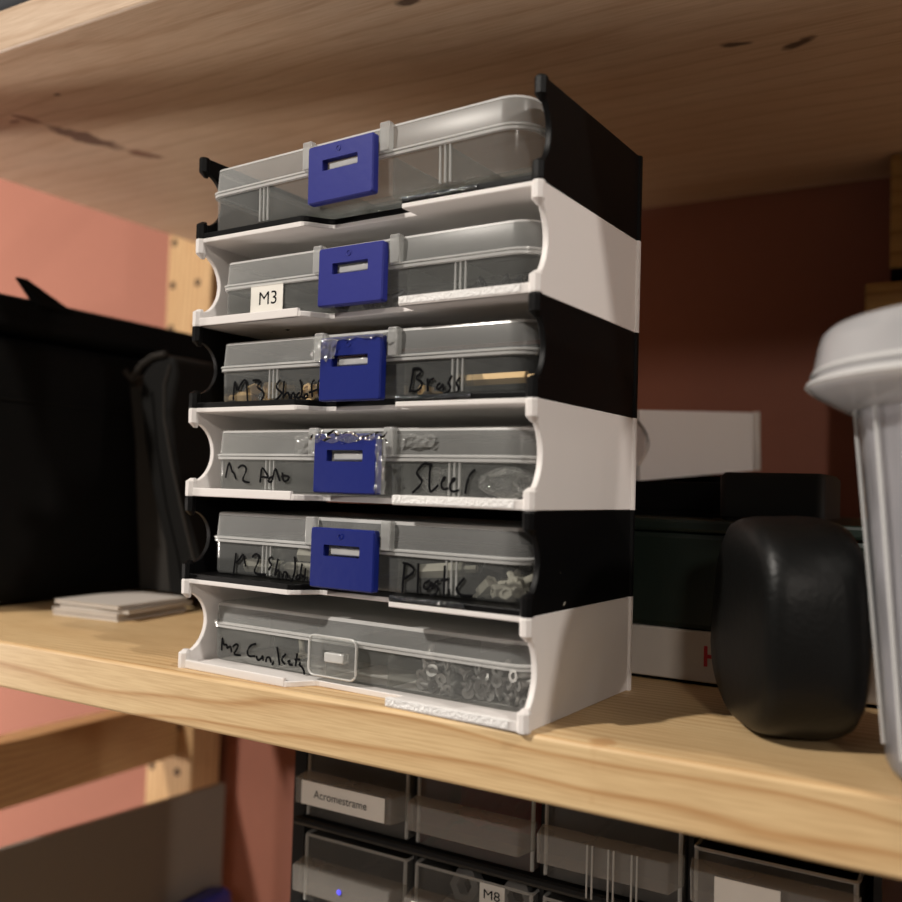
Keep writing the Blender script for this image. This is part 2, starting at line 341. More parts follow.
def tray(i, label):
    h = LV[i+1]-LV[i]; white = i % 2 == 0; m = m_white if white else m_black
    t = thing('stacking_tray', label, 'tray', S(0, 0, LV[i]), TR, 'trays of the stack')
    obj('floor_plate', plate(0, FT), m, t, bevel=0.0003)
    if white: obj('roof_plate', plate(h-0.0015, h), m, t, bevel=0.0003)
    obj('side_wall', side(h, 0.0009, 0.0027, 0.0064, 0.0030), m, t, bevel=0.00025, smooth=True)
    obj('side_wall', side(h, W-0.0027, W-0.0009, 0.0040, 0.0015), m, t, bevel=0.00025, smooth=True)
    obj('added_back', MB().box(0.0027, W-0.0027, D-0.0030, D-0.0012, FT, h-0.0016), m, t)  # unseen back, added to keep light from leaking through the tray
    for x in (0.0018, W-0.0018):
        obj('front_peg', peg(x, 0.0008, 0, 0.0052, 'high'), m, t); obj('front_peg', peg(x, 0.0008, h-0.0053, h, 'low'), m, t)
        obj('rear_post', peg(x, D-0.0014, 0, h, None), m, t)
    if white:
        for x0_, x1_ in ((0.0021, 0.0476), (0.0864, W-0.0021)):
            obj('front_lip', MB().prism([(x0_, 0.0), (x1_, 0.0), (x1_-0.0003, 0.0016), (x0_, 0.0016)], 'z', 0, 0.0028), m, t, bevel=0.0003)
    # rough strip where printing supports were broken off the right half of the lip
    r = MB(); n = 60; a0, a1 = 0.0866, (W-0.006 if white else 0.112); q = random.Random(i); LH = 0.0028 if white else FT
    L0, L1, L2, L3 = [], [], [], []
    for k in range(n):
        x = a0+(a1-a0)*k/(n-1); j = q.random()*0.00010*(1-0.6*k/n); z0 = 0.0002 if white else 0.0003
        L0.append((x, 0.0004, z0+0.0002*q.random())); L1.append((x, -0.0002-j, z0+0.0003+0.0001*q.random()))
        j = q.random()*0.00010*(1-0.6*k/n); L2.append((x, -0.0002-j, LH-0.0002-0.0001*q.random())); L3.append((x, 0.0006, LH+0.0001*q.random()))
    vs = L0+L1+L2+L3
    r.add(vs, [(b*n+k, b*n+k+1, (b+1)*n+k+1, (b+1)*n+k) for b in range(3) for k in range(n-1)])
    o = obj('rough_lip', r, m_residue if white else m_residue_k, t)
    return t
TL = ['white tray at the bottom of the stack, standing on the pine shelf',
      'black tray directly above the bottom white tray of the stack',
      'white tray of the stack holding the case marked Steel',
      'black tray of the stack holding the case marked Brass',
      'white tray of the stack holding the case with the printed M3 label',
      'open black tray at the very top of the stack']
for i in range(6): tray(i, TL[i])

# ------------------------------------------------------------------ small parts cases
HANDWRITING = {3:[[[(3.91,1.02),(4.0,4.69),(4.2,8.22),(5.64,3.58),(7.24,6.69),(9.4,8.15),(10.09,4.49),(10.61,0.42)],[(12.55,7.33),(15.31,7.5),(16.12,6.64),(14.29,5.18),(17.02,3.91),(18.24,2.42),(16.81,0.81)],[(24.88,7.06),(23.03,5.42),(23.75,4.03),(25.92,2.94),(25.06,1.81),(22.38,0.11)],[(26.56,6.66),(26.36,3.27),(26.49,0.82),(27.14,2.43),(28.2,2.94),(28.96,2.37),(29.22,0.75)],[(29.95,0.73),(30.04,2.48),(31.1,2.78),(31.66,0.68)],[(33.44,2.71),(32.05,1.88),(32.64,0.79),(34.29,1.54),(34.42,4.35),(33.41,6.8)],[(34.29,1.54),(35.13,0.72),(35.86,2.16),(36.83,2.13),(36.71,0.94),(35.48,0.84)],[(39.42,6.5),(38.24,5.55),(38.56,2.55),(38.81,1.01)],[(37.33,2.58),(41.04,3.46)],[(41.77,6.41),(40.69,5.45),(41.58,1.33)]],[[(77.34,8.41),(76.88,4.73),(76.26,1.37)],[(77.19,8.3),(79.58,8.43),(80.53,7.17),(77.98,5.55),(80.33,4.6),(80.68,3.06),(78.88,1.59),(76.47,1.91)],[(82.45,5.25),(82.74,1.47)],[(82.58,3.6),(83.56,4.97),(84.73,5.04)],[(86.95,3.75),(85.68,2.95),(86.01,1.91),(87.43,2.52),(87.67,3.72),(88.18,1.77)],[(90.89,5.76),(89.4,3.66),(90.57,2.71),(90.06,1.23),(87.94,0.46)],[(93.6,5.05),(92.11,3.56),(93.43,2.02),(92.5,0.56),(90.66,0.26)]]],2:[[[(1.7,4.62),(2.34,7.44),(2.99,10.06),(3.87,8.52),(4.78,6.43),(5.35,6.72),(6.67,4.22)],[(7.44,8.0),(9.14,9.0),(10.92,8.47),(11.38,7.09),(9.24,3.72),(12.94,3.24)],[(17.69,3.35),(17.93,5.95),(18.17,8.56),(20.14,6.67),(21.73,4.93),(19.66,5.16),(17.59,5.26)],[(23.19,5.37),(21.73,4.93),(21.23,3.7),(22.91,3.6),(23.52,6.05),(24.13,8.5),(25.37,5.95),(26.38,4.08)],[(27.24,6.79),(27.86,3.64),(29.99,4.42),(30.48,5.5),(28.29,5.86),(26.86,5.43)]],[[(83.0,10.7),(81.14,9.47),(79.43,7.62),(80.67,6.31),(81.89,5.24),(80.92,3.65),(78.47,1.76)],[(82.43,10.33),(85.09,9.64)],[(84.47,10.41),(84.19,6.5),(84.35,2.11),(85.5,2.44),(87.32,4.16)],[(88.57,5.26),(89.82,6.12),(89.23,6.59),(88.17,4.48),(88.94,2.89),(90.78,3.29)],[(91.43,4.73),(93.22,5.95),(92.22,6.35),(91.04,3.78),(91.95,2.26),(94.45,2.92)],[(99.36,8.76),(97.63,7.21),(96.88,4.97),(96.43,1.91)]]],1:[[[(7.12,-0.49),(7.66,3.84),(8.04,7.46)],[(8.01,4.42),(9.53,5.07),(11.32,7.67),(12.02,5.52),(12.72,3.37)],[(15.49,6.71),(17.04,7.9),(18.58,7.32),(18.31,5.26),(15.98,1.29),(21.88,1.46)],[(24.34,7.29),(22.72,6.57),(23.33,5.47),(24.29,4.66),(22.91,3.02)],[(26.93,6.79),(26.17,3.79),(25.59,0.94),(26.41,2.81),(27.46,3.49),(27.78,0.91)],[(29.22,1.02),(29.48,2.97),(30.75,2.8),(31.37,1.12)],[(33.88,7.98),(34.42,4.39),(33.52,1.03),(32.35,-0.39)],[(35.57,2.5),(34.59,0.98),(36.0,0.96),(36.44,2.7)],[(37.15,6.03),(36.45,2.44),(37.86,2.28)],[(38.62,4.69),(38.29,0.75)]],[[(76.57,9.1),(76.16,4.52),(75.95,0.26)],[(75.83,8.87),(78.53,8.69),(80.38,7.01),(77.64,4.94),(76.31,4.41)],[(81.33,9.13),(81.35,4.92),(81.37,0.61)],[(85.45,4.65),(83.31,3.52),(83.66,2.0),(85.38,2.5),(86.18,4.47),(86.4,2.35)],[(88.46,4.89),(86.64,3.79),(88.4,2.75),(87.75,0.92),(85.76,0.16)],[(90.37,9.16),(90.33,4.45),(90.33,0.44)],[(89.17,4.94),(91.78,5.44)],[(91.94,2.81),(92.29,0.85)],[(96.98,6.14),(93.97,2.99),(95.77,1.28),(99.75,1.51)]]],0:[[[(2.8,3.53),(2.85,6.08),(2.82,8.34),(3.61,5.18),(5.18,5.93),(5.28,4.25),(6.99,5.72),(7.52,3.4)],[(8.02,5.28),(9.53,6.51),(10.74,6.02),(9.47,4.05),(8.35,2.8),(11.9,2.96)],[(18.62,7.49),(16.35,6.95),(14.63,4.68),(15.4,2.97),(18.46,3.49)],[(19.02,3.69),(19.68,2.13),(21.34,3.02),(21.84,4.31),(22.13,2.44)],[(23.37,2.19),(23.57,3.71),(25.05,4.03),(25.71,2.21)],[(26.8,2.76),(26.12,1.59)],[(28.03,7.64),(28.72,5.02),(29.43,2.01)],[(31.98,5.83),(29.89,3.82),(31.78,2.58)],[(32.83,3.52),(34.07,4.08),(33.23,2.64),(35.04,2.73)],[(36.82,6.68),(36.31,2.5)],[(35.85,4.57),(37.98,4.84)],[(38.38,3.89),(37.52,3.32),(39.71,2.15),(40.16,0.36)]]]}
def ribbon(strokes, dz, name, parent):
    mb = MB()
    for l in strokes:
        pts = [Vector((x/1000, -0.0002, z/1000+dz)) for x, z in l]
        for _ in range(2):      # round the corners of the pen path
            n = [pts[0]]
            for a, b in zip(pts, pts[1:]): n += [a.lerp(b, 0.25), a.lerp(b, 0.75)]
            pts = n+[pts[-1]]
        mb.tube(pts, 0.00040, 6, 0.4)
    o = obj(name, mb, m_ink, parent); return o
def plate_with_slot(x0, x1, z0, z1, sx0, sx1, sz0, sz1, y0, y1, rad):
    n = 6; out = [(p[0], p[1]) for p in rr(x0, x1, z0, z1, rad, 0, n)]; inn = [(p[0], p[1]) for p in rr(sx0, sx1, sz0, sz1, 0.0003, 0, n)]
    ins = 0.0004; oi = [(p[0], p[1]) for p in rr(x0, x1, z0, z1, rad, 0, n, ins)]
    P = lambda l, y: [(a, y, b) for a, b in l]
    return MB().loft([P(inn, y1), P(inn, y0), P(oi, y0), P(out, y0+ins), P(out, y1), P(inn, y1)])
def case(i, x0, y0, L, DP, label, latch, hb=0.0118, h=0.0206, tilt=0.0, lz=(0.0008, 0.0188), lx=(0.0440, 0.0695), old=False):
    t = thing('parts_case', label, 'plastic case', S(x0, y0, LV[i]+FT), TR+tilt, 'clear small parts cases'); X0 = -0.0030 if i in (0, 5) else -0.0042
    rad = (0.0045, 0.0085, 0.0085, 0.0045)
    b = MB().loft([rr(X0, L, 0, DP, rad, 0.0, 6, 0.0018), rr(X0, L, 0, DP, rad, 0.0005, 6, 0.0008), rr(X0, L, 0, DP, rad, 0.0014, 6, 0.0005), rr(X0, L, 0, DP, rad, hb, 6, 0.0002)], True)
    base = obj('base', b, m_base, t, smooth=True)
    obj('base_rim', MB().loft([rr(X0, L, 0, DP, rad, hb-0.0011, 6, 0.0002), rr(X0, L, 0, DP, rad, hb-0.0009, 6, -0.0006), rr(X0, L, 0, DP, rad, hb-0.0001, 6, -0.0006), rr(X0, L, 0, DP, rad, hb, 6, 0.0002)]), m_edge, base, smooth=True)
    lid = obj('lid', MB().loft([rr(X0, L, 0, DP, rad, hb+0.0002, 6, 0.0), rr(X0, L, 0, DP, rad, h-0.0011, 6, 0.0005), rr(X0, L, 0, DP, rad, h-0.0003, 6, 0.0008), rr(X0, L, 0, DP, rad, h, 6, 0.0017)], False, True), m_lid, t, smooth=True)
    obj('lid_rim', MB().loft([rr(X0, L, 0, DP, rad, hb+0.0001, 6, 0.0), rr(X0, L, 0, DP, rad, hb+0.0002, 6, -0.0009), rr(X0, L, 0, DP, rad, hb+0.0007, 6, -0.0009), rr(X0, L, 0, DP, rad, hb+0.0010, 6, 0.0)]), m_edge, lid, smooth=True)
    obj('top_edge', MB().loft([rr(X0, L, 0, DP, rad, h-0.0009, 6, 0.0004), rr(X0, L, 0, DP, rad, h-0.0002, 6, 0.0006), rr(X0, L, 0, DP, rad, h+0.0001, 6, 0.0014)]), m_edge, lid, smooth=True)
    if not old:
        for (a, c) in ((lx[0]-0.0042, lx[0]-0.0006), (lx[1]+0.0006, lx[1]+0.0042)):
            obj('latch_guide', MB().box(a, c, -0.0022, 0.0004, hb+0.0003, h+0.0002), m_guide, lid, bevel=0.0004, smooth=True)
        for xr in (0.0196, 0.0905):
            for k in range(3):
                obj('divider_rib', MB().box(xr+k*0.0017, xr+k*0.0017+0.0005, -0.0001, 0.0006, 0.0012, hb-0.0012), m_guide, base)
        dv = (0.0212, 0.0404, 0.0735, 0.0922)
    else:
        dv = (0.0255, 0.0480, 0.0720, 0.0945)
    for xd in dv: obj('divider', MB().box(xd-0.0003, xd+0.0003, 0.0012, DP-0.0012, 0.0006, hb-0.0008), m_div, base)
    obj('divider', MB().box(X0+0.0015, L-0.0015, DP/2-0.0003, DP/2+0.0003, 0.0006, hb-0.0008), m_div, base)
    sw = 0.0069; cx = (lx[0]+lx[1])/2; sz = lz[0]+(lz[1]-lz[0])*0.535
    if not old:
        la = obj('latch', plate_with_slot(lx[0], lx[1], lz[0], lz[1], cx-sw, cx+sw, sz, sz+0.0034, -0.0042, -0.0016, 0.0008), latch, t)
        obj('latch_tab', MB().box(cx-0.0052, cx+0.0064, -0.0030, -0.0006, sz+0.0004, sz+0.0026), m_edge, la, bevel=0.0004, smooth=True)
        obj('mould_mark', MB().lathe([(0.0006, 0), (0.0008, 0.0002), (0.0010, 0)], (0, 0, 0), 12), latch, la, loc=(cx-0.0005, -0.00418, lz[1]-0.0024), rot=(R_(90), 0, 0))
    else:
        la = obj('latch', plate_with_slot(0.0445, 0.0632, 0.0018, 0.0140, 0.0500, 0.0585, 0.0068, 0.0098, -0.0034, -0.0022, 0.0022), m_clearlatch, t)
        ed = [(a, c) for a, c in [(p[0], p[1]) for p in rr(0.0445, 0.0632, 0.0018, 0.0140, 0.0022, 0, 6)]]; ed.append(ed[0])
        obj('latch_edge', MB().tube([(a, -0.0034, c) for a, c in ed], 0.00035), m_edge, la)
        obj('latch_tab', MB().box(0.0508, 0.0585, -0.0036, -0.0008, 0.0062, 0.0092), m_edge, la, bevel=0.0004, smooth=True)
    return t
CL = {5: 'empty clear case with purple-blue latch in the open top tray', 4: 'clear case with purple-blue latch and a printed M3 sticker',
      3: 'clear case with taped blue latch, hand marked M3 and Brass', 2: 'clear case with taped dark blue latch, hand marked M2 and Steel',
      1: 'clear case with blue latch, hand marked M2 and Plastic', 0: 'clear case with colourless latch, full of small screws, hand marked M2'}
BX = {5: (0.0068, 0.0030), 4: (0.0110, 0.0060), 3: (0.0110, 0.0060), 2: (0.0110, 0.0060), 1: (0.0110, 0.0060), 0: (0.0066, 0.0105)}
cases = {}
for i in (5, 4, 3, 2, 1, 0):
    x0, y0 = BX[i]
    k = dict(latch=m_blue if i > 3 else m_blue_d)
    k['lx'] = {4: (0.0428, 0.0680), 3: (0.0447, 0.0684), 2: (0.0437, 0.0680), 1: (0.0437, 0.0682), 0: (0.0437, 0.068)}.get(i, (0.0442, 0.0698))
    if i == 3: k.update(lz=(-0.0008, 0.0186))
    if i == 1: k.update(lz=(-0.0003, 0.0178))
    if i == 5: k.update(h=0.0224, hb=0.0134, lz=(0.0014, 0.0194))
    if i == 0: k.update(old=True, hb=0.0122, h=0.0192)
    cases[i] = case(i, x0, y0, (0.1190 if i == 5 else 0.1173) if i else 0.1213, 0.0585 if i else 0.0550, CL[i], **k)
cases[5].rotation_euler[1] = R_(-1.2)       # the top case sits a little askew, right end raised
for i, groups in HANDWRITING.items():
    for g in groups: ribbon(g, 0.0, 'handwriting', cases[i])
# printed sticker
st = obj('sticker', MB().box(0.0104, 0.0247, -0.0004, -0.00022, 0.0016, 0.0114), m_paper, cases[4]); st['label'] = 'white sticker printed M3'
text_mesh('M3', 0.0062, 'sticker_print', m_ink, st, (0.0182, -0.00043, 0.0064), (R_(90), 0, 0), 0.0078)
# crumpled clear tape over two latches
def crumple(x0, x1, z0, z1, y, amp, nx, nz, seed):
    q = random.Random(seed); vs = []
    for a in range(nx):
        for c in range(nz): vs.append((x0+(x1-x0)*a/(nx-1)+q.uniform(-amp, amp), y+q.uniform(-amp, amp)*0.6, z0+(z1-z0)*c/(nz-1)+q.uniform(-amp, amp)))
    return MB().add(vs, [(a*nz+c, a*nz+c+1, (a+1)*nz+c+1, (a+1)*nz+c) for a in range(nx-1) for c in range(nz-1)])
obj('clear_tape', crumple(0.0425, 0.0520, 0.0115, 0.0178, -0.0052, 0.0007, 9, 6, 3), m_film, cases[3])
obj('clear_tape', crumple(0.0425, 0.0705, 0.0178, 0.0190, -0.0046, 0.0005, 16, 3, 4), m_film, cases[3])
obj('clear_tape', crumple(0.0420, 0.0725, 0.0165, 0.0194, -0.0048, 0.0007, 18, 4, 5), m_film, cases[2])
obj('clear_tape', crumple(0.0680, 0.0718, 0.0010, 0.0170, -0.0046, 0.0007, 4, 12, 6), m_film, cases[2])
obj('clear_tape', crumple(0.0340, 0.0420, 0.0125, 0.0185, -0.0022, 0.0006, 6, 5, 8), m_film, cases[2])
obj('clear_tape', crumple(0.0735, 0.0860, 0.0150, 0.0188, -0.0008, 0.0005, 9, 4, 9), m_film, cases[2])

# ------------------------------------------------------------------ contents of the cases
def in_case(i, x, y, z): return S(BX[i][0]+x, BX[i][1]+y, LV[i]+FT+z)
def screw_mesh(L=0.0075, r=0.0009, hr=0.0019):
    """countersunk screw lying along x, head at the origin, hex socket in the head"""
    m = MB()
    prof = [(0.0009, 0.0007), (0.0009, 0), (hr, 0), (hr, 0.0003), (r, 0.0013)]
    z = 0.0013
    while z < L: prof += [(r*1.08, z+0.0002), (r*0.86, z+0.0004)]; z += 0.0005
    loops = [[(x, rad*math.cos(k*math.pi/5), rad*math.sin(k*math.pi/5)) for k in range(10)] for rad, x in prof]
    return m.loft(loops, True, True)
def scatter(name, mb, mat, label, cat, group, spots, smooth=True):
    first = None
    for loc, rot in spots:
        if first is None: o = first = tag(obj(name, mb, mat, smooth=smooth), label, cat, group)
        else: o = first.copy(); C.objects.link(o)
        o.location = loc; o.rotation_euler = rot
def heap(i, x0, x1, y0, y1, rows, lie=0.0021, dz=0.0024, seed=1, tilt=0.5):
    q = random.Random(seed); out = []
    for lv, n in enumerate(rows):
        for k in range(n):
            x = x0+(x1-x0)*(k+0.5)/n+q.uniform(-0.0008, 0.0008)
            out.append((in_case(i, x, q.uniform(y0, y1), lie+lv*dz), (q.uniform(0, 6), q.uniform(-tilt, tilt), q.choice((1.2, 1.7, 1.57, 0.3, 2.9, 2.2, 0.9))+q.uniform(-0.3, 0.3))))
    return out
sm = screw_mesh()
scatter('screw', sm, m_steel, 'small countersunk steel screw in the right-hand compartment of the lowest case', 'screw', 'screws in the right compartment', heap(0, 0.0965, 0.1165, 0.0030, 0.0075, (7, 6, 5, 3), seed=3)+heap(0, 0.098, 0.115, 0.010, 0.014, (5, 4, 3), seed=4))
scatter('screw', sm, m_steel, 'small countersunk steel screw in the compartment right of the colourless latch', 'screw', 'screws in the middle compartment', heap(0, 0.079, 0.0925, 0.0035, 0.0080, (5, 4, 3, 2), seed=5)+heap(0, 0.082, 0.092, 0.011, 0.014, (3, 3, 2), seed=6))
scatter('screw', sm, m_nylon, 'pale screw behind the handwriting on the lowest case', 'screw', None, [(in_case(0, 0.0335, 0.006, 0.0045), (0.3, -0.9, 2.4))])
scatter('screw', screw_mesh(0.008, 0.0012, 0.0024), m_darksteel, 'black screw in the case with the printed M3 sticker', 'screw', 'black screws in the second case', heap(4, 0.0430, 0.072, 0.004, 0.010, (5,), 0.0026, seed=7)+heap(4, 0.0945, 0.113, 0.004, 0.010, (5, 3), 0.0026, seed=8)+heap(4, 0.004, 0.018, 0.004, 0.010, (4, 2), 0.0026, seed=9))
def standoff(L, r, n=6):
    m = MB()
    return m.loft([[(x, q*math.cos(k*2*math.pi/n), q*math.sin(k*2*math.pi/n)) for k in range(n)] for q, x in ((r*0.5, 0.0006), (r*0.5, 0), (r*0.92, 0), (r, 0.0003), (r, L-0.0003), (r*0.92, L), (r*0.5, L), (r*0.5, L+0.004))], True, True)
scatter('standoff', standoff(0.0075, 0.0021), m_brass, 'brass standoff in the left compartments of the case marked Brass', 'standoff', 'brass standoffs on the left', heap(3, 0.004, 0.017, 0.0045, 0.010, (3, 2), 0.0026, 0.0028, 11, 0.2)+heap(3, 0.025, 0.038, 0.0045, 0.011, (4, 3), 0.0026, 0.0028, 12, 0.6), False)
scatter('standoff', standoff(0.0190, 0.0019), m_brass, 'long brass standoff in the right-hand compartment of the case marked Brass', 'standoff', None, [(in_case(3, 0.0900, 0.0100, 0.0055), (0.1, -0.02, 0.0))], False)
scatter('standoff', standoff(0.004, 0.0020), m_brass, 'brass standoff beside the latch, behind the letter B', 'standoff', None, [(in_case(3, 0.0765, 0.005, 0.0026), (0.2, 0.1, 1.2))], False)
scatter('standoff', standoff(0.006, 0.0021), m_nylon, 'white nylon standoff heaped at the right end of the case marked Plastic', 'standoff', 'white nylon standoffs', heap(1, 0.099, 0.115, 0.004, 0.009, (5, 3), 0.0026, 0.0026, 14, 0.7)+heap(1, 0.099, 0.113, 0.012, 0.016, (4, 3), 0.0026, 0.0026, 15, 0.7), False)
scatter('standoff', standoff(0.006, 0.0021), m_nylonk, 'black nylon standoff among the white ones in the case marked Plastic', 'standoff', 'black nylon standoffs', [(in_case(1, 0.0965, 0.010, 0.0085), (1, 0.3, 0.6)), (in_case(1, 0.113, 0.012, 0.0105), (1, -0.4, 2.2)), (in_case(1, 0.105, 0.018, 0.0100), (1, 0.2, 1.0))], False)
scatter('standoff', standoff(0.014, 0.0024), m_nylon, 'pale nylon standoff lying behind the handwritten M2 and Plastic', 'standoff', 'pale nylon standoffs', [(in_case(1, 0.006, 0.007, 0.0030), (0, 0, 0.15)), (in_case(1, 0.0225, 0.009, 0.0030), (0, 0, 0.1)), (in_case(1, 0.0245, 0.0125, 0.0075), (0, 0, 0.2)), (in_case(1, 0.0760, 0.009, 0.0060), (0, -0.1, 0.1))], False)
for xx, nm, sd in ((0.0945, 'right end of the case marked Steel', 21), (0.0745, 'compartment right of the latch, case marked Steel', 22)):
    q = random.Random(sd); loops = []
    for k in range(7):
        t = k/6; rr_ = 0.0042*math.sin(math.pi*(0.12+0.8*t))+0.001
        loops.append([(xx+0.0015+t*(0.019 if sd == 21 else 0.013), 0.0095+rr_*1.2*math.cos(a*math.pi/5)*q.uniform(0.75, 1.15), 0.0052+rr_*math.sin(a*math.pi/5)*q.uniform(0.75, 1.0)) for a in range(10)])
    o = tag(obj('plastic_bag', MB().loft(loops, True, True), m_film), 'crinkled clear bag in the '+nm, 'bag', 'clear bags in a case')
    o.location = S(BX[2][0], BX[2][1], LV[2]+FT); o.rotation_euler = (0, 0, TR)
scatter('standoff', standoff(0.006, 0.0019), m_darksteel, 'dark steel standoff lying at the back of the case marked Steel', 'standoff', 'steel standoffs', heap(2, 0.095, 0.112, 0.014, 0.018, (4, 3), 0.0026, 0.0028, 31, 0.4), False)

# ------------------------------------------------------------------ left of the stack: bag, pouch, booklets
def soft_box(x0, x1, y0, y1, z0, z1, r, amp, seed, n=8):
    q = random.Random(seed); m = MB(); loops = []
    hs = [0, 0.02, 0.08, 0.2, 0.35, 0.5, 0.65, 0.8, 0.92, 0.985, 1.0]; ins = [0.018, 0.008, 0.002, 0, 0, 0.001, 0, 0, 0.001, 0.004, 0.012]
    for h, i in zip(hs, ins):
        loops.append([(p[0]+q.uniform(-amp, amp), p[1]+q.uniform(-amp, amp), p[2]+(q.uniform(-amp, amp) if 0.01 < h < 0.99 else 0)) for p in rr(x0, x1, y0, y1, r, z0+(z1-z0)*h, n, i)])
    return m.loft(loops, True, True)
bag = thing('fabric_bag', 'large black fabric cube bag at the left end of the shelf', 'bag', (-0.20, 0.1, 0))
obj('body', soft_box(-0.047, 0.044, -0.076, 0.145, 0, 0.128, 0.014, 0.0006, 2), m_fabric, bag, sub=1)
obj('flap', soft_box(-0.048, 0.0455, -0.078, 0.147, 0.1285, 0.1460, 0.014, 0.0006, 5), m_fabric, bag, sub=1)
obj('seam', MB().tube([(-0.0465, -0.0775, 0.0985), (0.0305, -0.0775, 0.0975), (0.0445, -0.065, 0.097), (0.0445, 0.13, 0.0965)], 0.0006), m_fabric2, bag)
obj('pull_tab', MB().loft([[(0.046+a*(0.0034-0.0006*k), -0.034-0.0062*k+b_*(0.009-0.0022*k), 0.1425+0.0038*k-abs(b_)*0.0005) for a, b_ in ((-1, -1), (1, -1), (1, 1), (-1, 1))] for k in range(4)], True, True), m_fabric, bag, bevel=0.0005)
po = thing('zip_pouch', 'black zip pouch with grey lined sides leaning between bag and tray stack', 'pouch', (-0.115, 0.12, 0.0068))
def pp(pts): return [(x+0.115, z-0.0062) for x, z in pts]
body = pp([(-0.1080, 0.0062), (-0.1125, 0.030), (-0.1210, 0.052), (-0.1290, 0.078), (-0.1345, 0.104), (-0.1330, 0.114), (-0.1270, 0.1205), (-0.1180, 0.1235), (-0.1110, 0.1215), (-0.1085, 0.113), (-0.1120, 0.095), (-0.1090, 0.075), (-0.1010, 0.050), (-0.0900, 0.026), (-0.0820, 0.0105), (-0.0830, 0.0062)])
obj('shell', MB().prism(body, 'y', -0.018, 0.030), m_fabric2, po, bevel=0.004, smooth=True)
obj('gusset', MB().prism(pp([(-0.1350, 0.0062), (-0.1395, 0.045), (-0.1430, 0.080), (-0.1500, 0.1140), (-0.1470, 0.1160), (-0.1330, 0.098), (-0.1270, 0.070), (-0.1180, 0.045), (-0.1090, 0.022), (-0.1070, 0.0062)]), 'y', -0.012, 0.028), m_gusset, po, bevel=0.001)
obj('zip_band', MB().tube([(x, -0.0186, z) for x, z in pp([(-0.1445, 0.1160), (-0.1400, 0.1120), (-0.1325, 0.1190), (-0.1250, 0.1225), (-0.1160, 0.1235)])], 0.0016, 6), m_gusset, po)
obj('piping', MB().tube([(x, -0.0184, z) for x, z in pp([(-0.1130, 0.118), (-0.1165, 0.108), (-0.1155, 0.092), (-0.1090, 0.070), (-0.1000, 0.045), (-0.0920, 0.025), (-0.0850, 0.0105)])], 0.0007, 6), m_gusset, po)
obj('piping', MB().tube([(x, -0.0184, z) for x, z in pp([(-0.1250, 0.105), (-0.1200, 0.078), (-0.1120, 0.050), (-0.1020, 0.024), (-0.0980, 0.0105)])], 0.0005, 6), m_fabric, po)
q = random.Random(4)
for k, nm in enumerate(('lowest', 'second from the bottom', 'third from the bottom', 'topmost')):
    b = thing('booklet', 'thin white booklet, %s of the small pile under the pouch' % nm, 'booklet', (-0.1150+q.uniform(-0.002, 0.002), 0.0800+q.uniform(-0.001, 0.001), 0.0017*k), R_(6+q.uniform(-4, 4)), 'booklets under the pouch')
    obj('pages', MB().box(-0.0172, 0.0212, -0.0217, 0.0217, 0.0002, 0.0014), m_card, b)
    obj('cover', MB().box(-0.0175, 0.0215, -0.0220, 0.0220, 0.0014, 0.0017), m_card if k % 2 else m_panel, b)
    obj('cover', MB().box(-0.0175, 0.0215, -0.0220, 0.0220, 0, 0.0002), m_card, b)

# ------------------------------------------------------------------ right of the stack
gb = thing('flat_box', 'dark green box with a white band at its base, behind the stack', 'box', (0.145, 0.088, 0))
obj('lower_band', MB().box(-0.080, 0.070, 0, 0.150, 0.0012, 0.0178), m_card, gb, bevel=0.0006)
obj('underside', MB().box(-0.079, 0.069, 0.002, 0.149, 0, 0.0012), m_fabric, gb)  # black slab standing in for the shadow line beneath the box
obj('cover', MB().box(-0.080, 0.070, 0.0004, 0.150, 0.0178, 0.0500), m_green, gb, bevel=0.002)
obj('lid', MB().box(-0.081, 0.071, -0.0006, 0.151, 0.0500, 0.0545), m_green, gb, bevel=0.0012)
hl = MB().box(0, 0.0011, 0, 0.0003, 0, 0.0066).box(0.0034, 0.0045, 0, 0.0003, 0, 0.0066).box(0.0011, 0.0034, 0, 0.0003, 0.0027, 0.0039)
o = obj('red_letter', hl, m_red, gb, loc=(0.0083, -0.0003, 0.0066)); o['label'] = 'red capital H'
bt = thing('shallow_tray', 'shallow black tray lying on the dark green box, under the loose white tray', 'tray', (0.120, 0.150, 0.0546))
obj('bottom', MB().box(-0.055, 0.030, -0.030, 0.080, 0, 0.0020), m_black, bt)
for a in ((-0.055, 0.030, -0.030, -0.028, 0.0128), (-0.055, 0.030, 0.078, 0.080, 0.0180), (-0.055, -0.053, -0.028, 0.078, 0.0126), (0.028, 0.030, -0.028, 0.078, 0.0126)): obj('rim', MB().box(a[0], a[1], a[2], a[3], 0.002, a[4]), m_black, bt, bevel=0.0004)
rb = tag(obj('red_strip', MB().box(0.10, 0.14, 0.134, 0.138, 0.0567, 0.0630), m_redc, bevel=0.001), 'dark red strip lying in the shallow black tray', 'strip')
wt = thing('stacking_tray', 'loose white tray lying behind the stack on the shallow black tray', 'tray', (0.1105, 0.1445, 0.0676), R_(-11.0)); wt.rotation_euler = (R_(4.1), 0, R_(-11.0))
